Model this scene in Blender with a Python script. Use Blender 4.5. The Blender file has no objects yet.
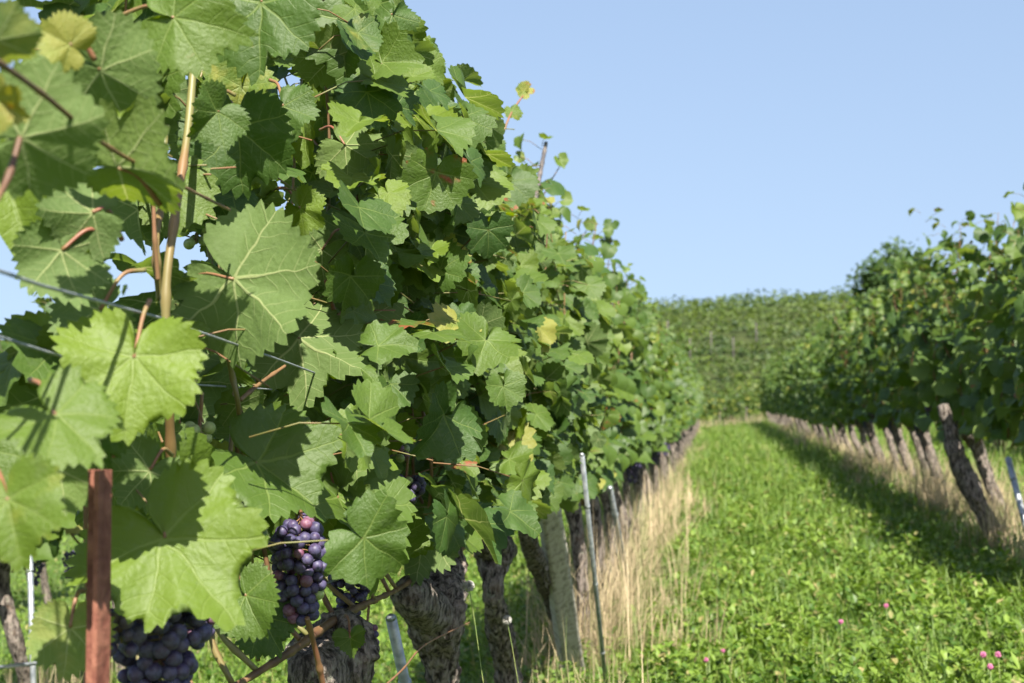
import bpy, math, random
import numpy as np
from mathutils import Vector, Matrix, noise

S = bpy.context.scene
COL = S.collection
R = math.radians

# ------------------------------------------------------------------ camera, sky, sun, exposure
CAM_H = 1.0
F = 1422.0
PITCH, YAW = R(2.356), R(8.12)
cam_d = bpy.data.cameras.new("camera")
cam = bpy.data.objects.new("camera", cam_d)
COL.objects.link(cam)
cam_d.lens, cam_d.sensor_width = 50.0, 36.0
cam_d.clip_start, cam_d.clip_end = 0.05, 5000.0
cam.location = (0, 0, CAM_H)
cam.rotation_euler = (R(90) + PITCH, 0, YAW)
cam_d.dof.use_dof = True
cam_d.dof.focus_distance = 1.95
cam_d.dof.aperture_fstop = 9.0
S.camera = cam

SUN_EL, SUN_AZ = R(47), R(161)          # azimuth clockwise from +y
SUN_DIR = Vector((math.cos(SUN_EL) * math.sin(SUN_AZ), math.cos(SUN_EL) * math.cos(SUN_AZ), math.sin(SUN_EL)))
W = bpy.data.worlds.new("World")
S.world = W
W.use_nodes = True
wn, wl = W.node_tree.nodes, W.node_tree.links
wn.clear()
sky = wn.new("ShaderNodeTexSky")
sky.sky_type = 'NISHITA'
sky.sun_disc = False
sky.sun_elevation = SUN_EL
sky.sun_rotation = SUN_AZ
sky.altitude = 0
sky.air_density = 2.0
sky.dust_density = 1.0
sky.ozone_density = 2.0
bg = wn.new("ShaderNodeBackground")
bg.inputs[1].default_value = 0.061
out = wn.new("ShaderNodeOutputWorld")
# the haze band of the model sky is pushed below the skyline: a clear late-summer day
tc = wn.new("ShaderNodeTexCoord")
sx = wn.new("ShaderNodeSeparateXYZ")
cb = wn.new("ShaderNodeCombineXYZ")
ma = wn.new("ShaderNodeMath")
ma.operation = 'MULTIPLY_ADD'
ma.inputs[1].default_value = 0.7
ma.inputs[2].default_value = 0.35
nm = wn.new("ShaderNodeVectorMath")
nm.operation = 'NORMALIZE'
wl.new(tc.outputs['Generated'], sx.inputs[0])
wl.new(sx.outputs[0], cb.inputs[0])
wl.new(sx.outputs[1], cb.inputs[1])
wl.new(sx.outputs[2], ma.inputs[0])
wl.new(ma.outputs[0], cb.inputs[2])
wl.new(cb.outputs[0], nm.inputs[0])
wl.new(nm.outputs[0], sky.inputs[0])
cm = wn.new("ShaderNodeMix")
cm.data_type = 'RGBA'
cm.blend_type = 'MULTIPLY'
cm.inputs[0].default_value = 1.0
cm.inputs[7].default_value = (1.04, 0.965, 1.02, 1)
wl.new(sky.outputs[0], cm.inputs[6])
wl.new(cm.outputs[2], bg.inputs[0])
wl.new(bg.outputs[0], out.inputs[0])

sd = bpy.data.lights.new("sun", 'SUN')
sd.energy = 5.0
sd.angle = R(0.5)
sd.color = (1.0, 0.94, 0.82)
so = bpy.data.objects.new("sun", sd)
COL.objects.link(so)
so.location = SUN_DIR * 60
so.rotation_euler = SUN_DIR.to_track_quat('Z', 'Y').to_euler()

S.view_settings.view_transform = 'Standard'
S.view_settings.look = 'None'
S.view_settings.exposure = 1.8
S.view_settings.gamma = 1.0
S.render.engine = 'CYCLES'
S.cycles.max_bounces = 7
S.cycles.diffuse_bounces = 3
S.cycles.glossy_bounces = 2
S.cycles.transmission_bounces = 4
S.cycles.use_denoising = True
S.cycles.use_adaptive_sampling = True
S.cycles.adaptive_threshold = 0.02
S.cycles.sample_clamp_indirect = 4.0

CAM_M = Matrix.Rotation(YAW, 3, 'Z') @ Matrix.Rotation(R(90) + PITCH, 3, 'X')
CAM_P = Vector((0, 0, CAM_H))


def ray(px, py):
    return CAM_M @ Vector(((px - 512) / F, -(py - 341.5) / F, -1.0))


def P(px, py, lat=-0.55):
    """point of the row plane x = lat seen at that place of the photograph"""
    d = ray(px, py)
    return CAM_P + d * (lat / d.x)


def PY(px, py, y):
    d = ray(px, py)
    return CAM_P + d * (y / d.y)


# ------------------------------------------------------------------ terrain
def gz(x, y):
    x = np.asarray(x, float)
    y = np.asarray(y, float)
    cross = 0.1 * np.clip(x, -6, 9) * np.clip((60 - np.abs(y - 20)) / 20, 0, 1)
    t = np.clip((y - 72) / 55, 0, 1)
    t = t * t * (3 - 2 * t) * 0.35 + t * 0.65
    hill = t * (9.0 + 0.055 * np.clip(x, -40, 40))
    return cross + hill


def gzf(x, y):
    return float(gz(x, y))


# ------------------------------------------------------------------ mesh helpers
class MB:
    """collects triangles (numpy) and links them as one mesh object"""

    def __init__(self):
        self.v, self.f, self.uv, self.inf, self.mi = [], [], [], [], []
        self.n = 0

    def add(self, v, f, mi=0, uv=None, inf=(0.5, 0, 0)):
        v = np.asarray(v, np.float32).reshape(-1, 3)
        f = np.asarray(f, np.int32).reshape(-1, 3)
        self.v.append(v)
        self.f.append(f + self.n)
        self.uv.append(np.zeros((len(v), 2), np.float32) if uv is None else np.asarray(uv, np.float32))
        i = np.asarray(inf, np.float32)
        if i.ndim == 1:
            i = np.tile(i, (len(v), 1))
        self.inf.append(i)
        self.mi.append(np.full(len(f), mi, np.int32))
        self.n += len(v)

    def mesh(self, name, mats, smooth=True):
        v = np.concatenate(self.v)
        f = np.concatenate(self.f)
        uv = np.concatenate(self.uv)
        inf = np.concatenate(self.inf)
        mi = np.concatenate(self.mi)
        me = bpy.data.meshes.new(name)
        me.vertices.add(len(v))
        me.vertices.foreach_set("co", v.ravel())
        me.loops.add(f.size)
        me.loops.foreach_set("vertex_index", f.ravel())
        me.polygons.add(len(f))
        me.polygons.foreach_set("loop_start", np.arange(0, f.size, 3, dtype=np.int32))
        me.polygons.foreach_set("loop_total", np.full(len(f), 3, np.int32))
        me.polygons.foreach_set("material_index", mi)
        me.polygons.foreach_set("use_smooth", np.full(len(f), smooth))
        ul = me.uv_layers.new(name="uv")
        ul.data.foreach_set("uv", uv[f.ravel()].ravel())
        a = me.attributes.new("info", 'FLOAT_COLOR', 'POINT')
        c4 = np.ones((len(v), 4), np.float32)
        c4[:, :3] = inf
        a.data.foreach_set("color", c4.ravel())
        for m in (mats if isinstance(mats, (list, tuple)) else [mats]):
            me.materials.append(m)
        me.update(calc_edges=True)
        return me

    def build(self, name, mats, parent=None, smooth=True):
        o = bpy.data.objects.new(name, self.mesh(name, mats, smooth))
        COL.objects.link(o)
        if parent is not None:
            o.parent = parent
        return o


def tag(o, label=None, cat=None, group=None, kind=None):
    if label:
        o["label"] = label
    if cat:
        o["category"] = cat
    if group:
        o["group"] = group
    if kind:
        o["kind"] = kind
    return o


def empty(name, loc, rz=0.0):
    o = bpy.data.objects.new(name, None)
    o.empty_display_size = 0.1
    COL.objects.link(o)
    o.location = loc
    o.rotation_euler = (0, 0, rz)
    return o


def link_mesh(name, me, parent):
    o = bpy.data.objects.new(name, me)
    COL.objects.link(o)
    o.parent = parent
    return o


def frames(pts):
    pts = np.asarray(pts, float)
    t = np.gradient(pts, axis=0)
    t /= np.linalg.norm(t, axis=1)[:, None] + 1e-12
    ref = np.array([0, 0, 1.0]) if abs(t[0, 2]) < 0.8 else np.array([1.0, 0, 0])
    N, B = [], []
    n = np.cross(ref, t[0])
    n /= np.linalg.norm(n)
    for k in range(len(pts)):
        n = n - t[k] * np.dot(n, t[k])
        n /= np.linalg.norm(n) + 1e-12
        N.append(n)
        B.append(np.cross(t[k], n))
    return pts, t, np.array(N), np.array(B)


def resample(pts, rad, n):
    """smooth (Catmull-Rom) resampling of a path and its radii"""
    pts = np.asarray(pts, float)
    rad = np.asarray(rad, float)
    m = len(pts)
    if m == 2:
        u = np.linspace(0, 1, n)[:, None]
        return pts[0] * (1 - u) + pts[1] * u, rad[0] * (1 - u[:, 0]) + rad[1] * u[:, 0]
    q = np.concatenate([pts, rad[:, None]], 1)
    q = np.concatenate([[2 * q[0] - q[1]], q, [2 * q[-1] - q[-2]]])
    s = np.linspace(0, m - 1 - 1e-6, n)
    k = s.astype(int)
    u = (s - k)[:, None]
    a, b, c, d = q[k], q[k + 1], q[k + 2], q[k + 3]
    o = 0.5 * (2 * b + (c - a) * u + (2 * a - 5 * b + 4 * c - d) * u ** 2 + (3 * b - a - 3 * c + d) * u ** 3)
    return o[:, :3], np.maximum(o[:, 3], 0.0004)


def ring_tris(nr, ns):
    f = []
    for i in range(nr - 1):
        for j in range(ns):
            a, b = i * ns + j, i * ns + (j + 1) % ns
            c, d = a + ns, b + ns
            f += [(a, b, d), (a, d, c)]
    return f


def tube(pts, rad, ns=6, n=None, knots=0.0):
    pts = np.asarray(pts, float)
    rad = np.broadcast_to(np.asarray(rad, float), (len(pts),))
    if n:
        pts, rad = resample(pts, rad, n)
    p, t, N, B = frames(pts)
    a = np.linspace(0, 2 * np.pi, ns, endpoint=False)
    v = p[:, None] + rad[:, None, None] * (np.cos(a)[None, :, None] * N[:, None] + np.sin(a)[None, :, None] * B[:, None])
    v = v.reshape(-1, 3)
    nr = len(p)
    f = ring_tris(nr, ns)
    v = np.concatenate([v, [p[0], p[-1]]])
    c0, c1 = nr * ns, nr * ns + 1
    for j in range(ns):
        f.append((c0, (j + 1) % ns, j))
        f.append((c1, (nr - 1) * ns + j, (nr - 1) * ns + (j + 1) % ns))
    return v, f


def cane_tube(pts, rad, n, ns=7, node=0.07):
    """a shoot: a thin tube swelling a little at each node"""
    pts, rad = resample(pts, rad, n)
    L = np.concatenate([[0], np.cumsum(np.linalg.norm(np.diff(pts, axis=0), axis=1))])
    ph = (L / node) % 1.0
    rad = rad * (1 + 0.35 * np.exp(-((ph - 0.5) / 0.09) ** 2))
    return tube(pts, rad, ns)


def bark_tube(pts, rad, n, ns, seed, amp=0.25, ridge=0.12, close=True):
    """gnarled trunk: lumps, knots and long bark ridges pushed out of a tube"""
    pts, rad = resample(pts, rad, n)
    p, t, N, B = frames(pts)
    L = np.concatenate([[0], np.cumsum(np.linalg.norm(np.diff(pts, axis=0), axis=1))])
    a = np.linspace(0, 2 * np.pi, ns, endpoint=False)
    v = np.zeros((n, ns, 3))
    off = Vector((seed * 7.31, seed * 3.17, seed * 1.73))
    for i in range(n):
        for j in range(ns):
            ca, sa = math.cos(a[j] + 2.2 * L[i]), math.sin(a[j] + 2.2 * L[i])
            q = Vector((p[i][0], p[i][1], p[i][2])) + Vector(N[i] * math.cos(a[j]) + B[i] * math.sin(a[j])) * rad[i]
            lump = noise.noise(q * 14 + off) * 0.7 + noise.noise(q * 34 + off) * 0.45
            fine = noise.noise(q * 95 + off)
            rid = noise.noise(Vector((ca * 4.5, sa * 4.5, L[i] * 7)) + off) + 0.6 * noise.noise(Vector((ca * 10, sa * 10, L[i] * 12)) + off)
            r = rad[i] * (1 + amp * lump + ridge * rid + 0.12 * fine)
            v[i, j] = p[i] + r * (math.cos(a[j]) * N[i] + math.sin(a[j]) * B[i])
    v = v.reshape(-1, 3)
    f = ring_tris(n, ns)
    v = np.concatenate([v, [p[0] - t[0] * 0.0, p[-1] + t[-1] * rad[-1] * 0.35]])
    for j in range(ns):
        f.append((n * ns, (j + 1) % ns, j))
        f.append((n * ns + 1, (n - 1) * ns + j, (n - 1) * ns + (j + 1) % ns))
    return v, f


# ------------------------------------------------------------------ materials
def mat(name):
    m = bpy.data.materials.new(name)
    m.use_nodes = True
    nt = m.node_tree
    nt.nodes.clear()
    return m, nt, nt.nodes, nt.links


class G:
    """short-hand for node building"""

    def __init__(self, nt):
        self.nt, self.n, self.l = nt, nt.nodes, nt.links

    def put(self, sock, v):
        if isinstance(v, (int, float)):
            sock.default_value = v
        elif isinstance(v, (tuple, list)):
            sock.default_value = tuple(v) + ((1,) if len(v) == 3 and sock.type == 'RGBA' else ())
        else:
            self.l.new(v, sock)

    def m(self, op, a, b=0.0, c=None, clamp=False):
        n = self.n.new("ShaderNodeMath")
        n.operation = op
        n.use_clamp = clamp
        self.put(n.inputs[0], a)
        self.put(n.inputs[1], b)
        if c is not None:
            self.put(n.inputs[2], c)
        return n.outputs[0]

    def mix(self, f, a, b):
        n = self.n.new("ShaderNodeMix")
        n.data_type = 'RGBA'
        self.put(n.inputs[0], f)
        self.put(n.inputs[6], a)
        self.put(n.inputs[7], b)
        return n.outputs[2]

    def ss(self, x, lo, hi):
        n = self.n.new("ShaderNodeMapRange")
        n.interpolation_type = 'SMOOTHSTEP'
        self.put(n.inputs[0], x)
        self.put(n.inputs[1], lo)
        self.put(n.inputs[2], hi)
        return n.outputs[0]

    def noise(self, vec, scale, detail=3.0, rough=0.55):
        n = self.n.new("ShaderNodeTexNoise")
        if vec is not None:
            self.l.new(vec, n.inputs["Vector"])
        n.inputs["Scale"].default_value = scale
        n.inputs["Detail"].default_value = detail
        n.inputs["Roughness"].default_value = rough
        return n.outputs[0]

    def bump(self, h, strength, dist):
        n = self.n.new("ShaderNodeBump")
        n.inputs["Strength"].default_value = strength
        n.inputs["Distance"].default_value = dist
        self.l.new(h, n.inputs["Height"])
        return n.outputs[0]

    def mapping(self, vec, scale):
        n = self.n.new("ShaderNodeMapping")
        n.inputs["Scale"].default_value = scale
        self.l.new(vec, n.inputs["Vector"])
        return n.outputs[0]

    def coord(self, what):
        return self.n.new("ShaderNodeTexCoord").outputs[what]

    def info(self):
        a = self.n.new("ShaderNodeAttribute")
        a.attribute_name = "info"
        s = self.n.new("ShaderNodeSeparateColor")
        self.l.new(a.outputs["Color"], s.inputs[0])
        return s.outputs

    def principled(self, col, rough, spec=0.5, normal=None, metallic=0.0):
        n = self.n.new("ShaderNodeBsdfPrincipled")
        self.put(n.inputs["Base Color"], col)
        self.put(n.inputs["Roughness"], rough)
        self.put(n.inputs["Specular IOR Level"], spec)
        self.put(n.inputs["Metallic"], metallic)
        if normal is not None:
            self.l.new(normal, n.inputs["Normal"])
        return n.outputs[0]

    def out(self, sh):
        o = self.n.new("ShaderNodeOutputMaterial")
        self.l.new(sh, o.inputs[0])

    def mixsh(self, f, a, b):
        n = self.n.new("ShaderNodeMixShader")
        self.put(n.inputs[0], f)
        self.l.new(a, n.inputs[1])
        self.l.new(b, n.inputs[2])
        return n.outputs[0]

    def translucent(self, col):
        n = self.n.new("ShaderNodeBsdfTranslucent")
        self.put(n.inputs[0], col)
        return n.outputs[0]


VEIN_ANG = [0, 47, -47, 100, -100]


def leaf_material(name, veins=True, olive=False):
    m, nt, n, l = mat(name)
    g = G(nt)
    tint, yel, spot = g.info()[0], g.info()[1], g.info()[2]
    uvn = n.new("ShaderNodeUVMap")
    uvn.uv_map = "uv"
    uv0 = uvn.outputs[0]
    geo = n.new("ShaderNodeNewGeometry")
    back = geo.outputs["Backfacing"]
    top = g.mix(tint, (0.026, 0.064, 0.010), (0.098, 0.148, 0.010))
    n1 = g.noise(geo.outputs["Position"], 26.0 if veins else 9.0, 2.0)
    top = g.mix(g.m('MULTIPLY', g.ss(n1, 0.35, 0.7), 0.5), top, g.mix(tint, (0.040, 0.084, 0.015), (0.104, 0.160, 0.017)))
    # yellowing and browning leaves
    n2 = g.noise(geo.outputs["Position"], 38.0, 3.0)
    ymask = g.ss(g.m('ADD', g.m('MULTIPLY', yel, 1.3), g.m('SUBTRACT', n2, 0.85)), 0.0, 0.35)
    top = g.mix(ymask, top, (0.19, 0.195, 0.035))
    rmask = g.ss(g.m('ADD', spot, g.m('MULTIPLY', g.m('SUBTRACT', n2, 0.5), 1.6)), 0.55, 0.8)
    top = g.mix(rmask, top, (0.20, 0.055, 0.022))
    if olive:
        top = g.mix(tint, (0.026, 0.055, 0.009), (0.100, 0.145, 0.014))
    n3 = g.noise(geo.outputs["Position"], 70.0, 4.0, 0.7)
    top = g.mix(g.m('MULTIPLY', g.ss(n3, 0.5, 0.72), 0.2), top, (0.135, 0.165, 0.095))
    under = g.mix(0.45, top, (0.115, 0.165, 0.055))
    h = n1
    uv = uv0
    if veins:
        wn_ = n.new("ShaderNodeTexNoise")
        wn_.inputs["Scale"].default_value = 3.2
        wn_.inputs["Detail"].default_value = 1.5
        l.new(geo.outputs["Position"], wn_.inputs["Vector"])
        l.new(g.mapping(geo.outputs["Position"], (9, 9, 9)), wn_.inputs["Vector"])
        vs = n.new("ShaderNodeVectorMath")
        vs.operation = 'SUBTRACT'
        l.new(wn_.outputs["Color"], vs.inputs[0])
        vs.inputs[1].default_value = (0.5, 0.5, 0.5)
        vm_ = n.new("ShaderNodeVectorMath")
        vm_.operation = 'MULTIPLY_ADD'
        l.new(vs.outputs[0], vm_.inputs[0])
        vm_.inputs[1].default_value = (0.13, 0.13, 0.13)
        l.new(uv0, vm_.inputs[2])
        uv = vm_.outputs[0]
        sx = n.new("ShaderNodeSeparateXYZ")
        l.new(uv, sx.inputs[0])
        x, y = sx.outputs[0], sx.outputs[1]
        vm = None
        sv = None
        for a in VEIN_ANG:
            ca, sa = math.cos(R(a)), math.sin(R(a))
            al = g.m('ADD', g.m('MULTIPLY', x, sa), g.m('MULTIPLY', y, ca))
            cr = g.m('ABSOLUTE', g.m('SUBTRACT', g.m('MULTIPLY', x, ca), g.m('MULTIPLY', y, sa)))
            w = g.m('MAXIMUM', g.m('MULTIPLY_ADD', al, -0.022, 0.026), 0.004)
            ok = g.ss(al, -0.01, 0.01)
            k = g.m('MULTIPLY', g.m('SUBTRACT', 1.0, g.ss(g.m('DIVIDE', cr, w), 0.35, 1.0)), ok)
            vm = k if vm is None else g.m('MAXIMUM', vm, k)
            fr = g.m('PINGPONG', g.m('MULTIPLY', g.m('SUBTRACT', al, g.m('MULTIPLY', g.m('POWER', cr, 1.25), 1.0)), 6.3), 0.5)
            sk = g.m('MULTIPLY', g.m('SUBTRACT', 1.0, g.ss(fr, 0.015, 0.075)), g.m('SUBTRACT', 1.0, g.ss(cr, 0.05, 0.42)))
            sk = g.m('MULTIPLY', sk, g.ss(g.m('SUBTRACT', g.m('MULTIPLY', al, 0.47), cr), 0.0, 0.06))
            sv = sk if sv is None else g.m('MAXIMUM', sv, sk)
        vein = g.m('MAXIMUM', vm, g.m('MULTIPLY', sv, 0.42))
        top = g.mix(g.m('MULTIPLY', vein, 0.42), top, (0.17, 0.22, 0.06))
        under = g.mix(g.m('MULTIPLY', vein, 0.75), under, (0.25, 0.28, 0.12))
        vo = n.new("ShaderNodeTexVoronoi")
        vo.feature = 'SMOOTH_F1'
        vo.inputs["Scale"].default_value = 17.0
        l.new(uv, vo.inputs["Vector"])
        h = g.m('SUBTRACT', g.m('MULTIPLY', vo.outputs[0], -0.55), g.m('MULTIPLY', vein, 0.8))
        h = g.m('ADD', h, g.m('MULTIPLY', g.noise(uv, 30.0, 3.0), 0.5))
    col = g.mix(back, top, under)
    nor = g.bump(h, 0.4 if veins else 0.25, 0.0035 if veins else 0.01)
    rough = g.m('MULTIPLY_ADD', back, 0.2, 0.57)
    pr = g.principled(col, rough, 0.45, nor)
    hsv = n.new("ShaderNodeHueSaturation")
    hsv.inputs["Hue"].default_value = 0.478
    hsv.inputs["Saturation"].default_value = 1.18
    hsv.inputs["Value"].default_value = 1.75
    l.new(col, hsv.inputs["Color"])
    tr = g.translucent(hsv.outputs[0])
    g.out(g.mixsh(0.4, pr, tr))
    return m


def simple(name, col, col2, rough, scale=20.0, spec=0.4, bump=0.0, metallic=0.0, stretch=(1, 1, 1), lo=0.35, hi=0.65):
    m, nt, n, l = mat(name)
    g = G(nt)
    v = g.mapping(g.coord("Object"), stretch)
    a = g.noise(v, scale, 4.0)
    c = g.mix(g.ss(a, lo, hi), col, col2)
    nor = g.bump(a, bump, 0.01) if bump else None
    g.out(g.principled(c, rough, spec, nor, metallic))
    return m


def bark_material():
    m, nt, n, l = mat("old vine bark")
    g = G(nt)
    oc = g.coord("Object")
    v = g.mapping(oc, (1, 1, 0.34))
    a = g.noise(v, 85.0, 5.0, 0.65)
    b = g.noise(oc, 24.0, 4.0)
    c = g.mix(g.ss(a, 0.36, 0.64), (0.024, 0.019, 0.016), (0.225, 0.19, 0.165))
    c = g.mix(g.m('MULTIPLY', g.ss(b, 0.55, 0.75), 0.55), c, (0.09, 0.052, 0.03))
    li = g.noise(oc, 60.0, 2.0)
    c = g.mix(g.m('MULTIPLY', g.ss(li, 0.60, 0.70), 0.55), c, (0.24, 0.24, 0.185))
    h = g.m('ADD', a, g.m('MULTIPLY', g.noise(oc, 160.0, 3.0), 0.5))
    g.out(g.principled(c, 0.9, 0.15, g.bump(h, 1.0, 0.012)))
    return m


def blade_material(name, c0, c1, c2, trans=0.35, rough=0.5):
    m, nt, n, l = mat(name)
    g = G(nt)
    o = g.info()
    c = g.mix(o[0], c0, c1)
    c = g.mix(o[1], c, c2)
    pr = g.principled(c, rough, 0.4)
    hsv = n.new("ShaderNodeHueSaturation")
    hsv.inputs["Value"].default_value = 1.6
    hsv.inputs["Saturation"].default_value = 1.1
    l.new(c, hsv.inputs["Color"])
    g.out(g.mixsh(trans, pr, g.translucent(hsv.outputs[0])))
    return m


def berry_material(name, c0, c1, bloom):
    m, nt, n, l = mat(name)
    g = G(nt)
    geo = n.new("ShaderNodeNewGeometry")
    a = g.noise(geo.outputs["Position"], 85.0, 2.0)
    b = g.noise(geo.outputs["Position"], 230.0, 3.0)
    c = g.mix(g.ss(a, 0.35, 0.65), c0, c1)
    c = g.mix(g.m('MULTIPLY_ADD', g.ss(b, 0.38, 0.62), 0.42, 0.18), c, bloom)
    g.out(g.principled(c, 0.52, 0.35))
    return m


M = {}
M['leaf'] = leaf_material("vine leaf", True)
M['leaf_far'] = leaf_material("vine leaf distant", False)
M['leaf_hill'] = leaf_material("hillside vine leaf", False, True)
M['bark'] = bark_material()
M['cane'] = simple("brown cane", (0.075, 0.036, 0.018), (0.14, 0.08, 0.035), 0.55, 30, stretch=(1, 1, 0.2))
M['cane_green'] = simple("half ripened cane", (0.12, 0.115, 0.038), (0.14, 0.078, 0.032), 0.5, 14, stretch=(1, 1, 0.25))
M['cane_pink'] = simple("pinkish cane", (0.19, 0.075, 0.045), (0.13, 0.075, 0.035), 0.5, 18)
M['petiole'] = simple("red leaf stalk", (0.16, 0.055, 0.035), (0.13, 0.12, 0.04), 0.5, 18)
M['petiole_green'] = simple('green leaf stalk', (0.085, 0.095, 0.025), (0.13, 0.065, 0.03), 0.55, 14)
M['berry_dark'] = berry_material("ripe berry", (0.012, 0.010, 0.030), (0.034, 0.014, 0.042), (0.080, 0.075, 0.150))
M['berry_red'] = berry_material("reddening berry", (0.070, 0.016, 0.035), (0.11, 0.026, 0.045), (0.16, 0.10, 0.16))
M['berry_green'] = berry_material("unripe berry", (0.17, 0.24, 0.05), (0.22, 0.27, 0.08), (0.30, 0.33, 0.18))
M['rust'] = simple("rusty steel", (0.085, 0.022, 0.014), (0.19, 0.075, 0.048), 0.75, 60, bump=0.3, lo=0.3, hi=0.7)
M['zinc'] = simple("galvanised steel", (0.20, 0.22, 0.245), (0.34, 0.36, 0.385), 0.45, 40, metallic=0.55)
M['wire'] = simple("trellis wire", (0.15, 0.17, 0.19), (0.26, 0.28, 0.30), 0.5, 60, metallic=0.4)
M['wire_dark'] = simple('old grey cane', (0.05, 0.045, 0.045), (0.10, 0.085, 0.075), 0.7, 40)
M['post'] = simple("weathered wood", (0.20, 0.185, 0.155), (0.42, 0.39, 0.33), 0.85, 60, spec=0.15, bump=0.4, stretch=(1, 1, 0.08), lo=0.25, hi=0.6)
M['grass'] = blade_material("meadow leaves", (0.040, 0.092, 0.009), (0.150, 0.222, 0.034), (0.26, 0.22, 0.09), 0.36, 0.5)
M['straw'] = blade_material("dry grass", (0.26, 0.20, 0.115), (0.40, 0.325, 0.205), (0.10, 0.14, 0.035), 0.22, 0.65)
M['stalk'] = simple("green stalk", (0.10, 0.16, 0.04), (0.16, 0.18, 0.06), 0.6)
M['clover'] = simple("clover blossom", (0.26, 0.05, 0.13), (0.40, 0.14, 0.24), 0.7, 200)
M['fluff'] = simple("seed fluff", (0.28, 0.27, 0.24), (0.36, 0.35, 0.32), 0.9, 80)
M['trunk_far'] = simple("tree bark", (0.06, 0.05, 0.04), (0.12, 0.10, 0.08), 0.9, 10)


def ground_material():
    m, nt, n, l = mat("meadow soil")
    g = G(nt)
    p = n.new("ShaderNodeNewGeometry").outputs["Position"]
    a = g.noise(p, 5.0, 5.0)
    b = g.noise(p, 40.0, 4.0)
    c = g.mix(g.ss(a, 0.35, 0.65), (0.042, 0.085, 0.016), (0.075, 0.115, 0.026))
    c = g.mix(g.ss(b, 0.5, 0.72), c, (0.10, 0.085, 0.04))
    g.out(g.principled(c, 0.95, 0.1, g.bump(b, 0.6, 0.03)))
    return m


M['ground'] = ground_material()
M['hill_ground'] = simple('vineyard soil with painted shade', (0.022, 0.032, 0.009), (0.040, 0.050, 0.016), 0.95, 0.6, spec=0.1)  # dark soil tone puts the shade between the vine rows into the colour

# ------------------------------------------------------------------ ground and hill: one sheet each, butting at y = 49
def sheet(name, xs, ys, m, kind):
    X, Y = np.meshgrid(xs, ys)
    Z = gz(X, Y)
    v = np.stack([X, Y, Z], -1).reshape(-1, 3)
    nx, ny = len(xs), len(ys)
    i = np.arange(nx * ny).reshape(ny, nx)
    a, b, c, d = i[:-1, :-1].ravel(), i[:-1, 1:].ravel(), i[1:, 1:].ravel(), i[1:, :-1].ravel()
    f = np.concatenate([np.stack([a, b, c], 1), np.stack([a, c, d], 1)])
    mb = MB()
    mb.add(v, f)
    return tag(mb.build(name, m), kind=kind)


XS = np.concatenate([[-900, -400, -150, -80], np.linspace(-45, 45, 61), [80, 150, 400, 900]])
o = sheet("ground", XS, np.concatenate([[-300, -100, -50], np.linspace(-20, 49, 70)]), M['ground'], "structure")
tag(o, "green meadow floor between the vine rows", "ground")
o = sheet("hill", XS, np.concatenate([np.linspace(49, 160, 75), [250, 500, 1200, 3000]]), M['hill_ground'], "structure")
tag(o, "vine covered hillside closing off the valley", "hill")

# ------------------------------------------------------------------ leaf templates
def smooth_noise1(rng, n, k):
    x = rng.normal(size=k)
    return np.interp(np.linspace(0, k, n, endpoint=False), np.arange(k + 1), np.append(x, x[0]))


ANG = np.radians([0, 8, 24, 46, 60, 76, 98, 118, 138, 158, 172, 180])
RAD = np.array([1.0, 0.93, 0.74, 0.88, 0.84, 0.70, 0.80, 0.74, 0.64, 0.57, 0.36, 0.06])


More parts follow.
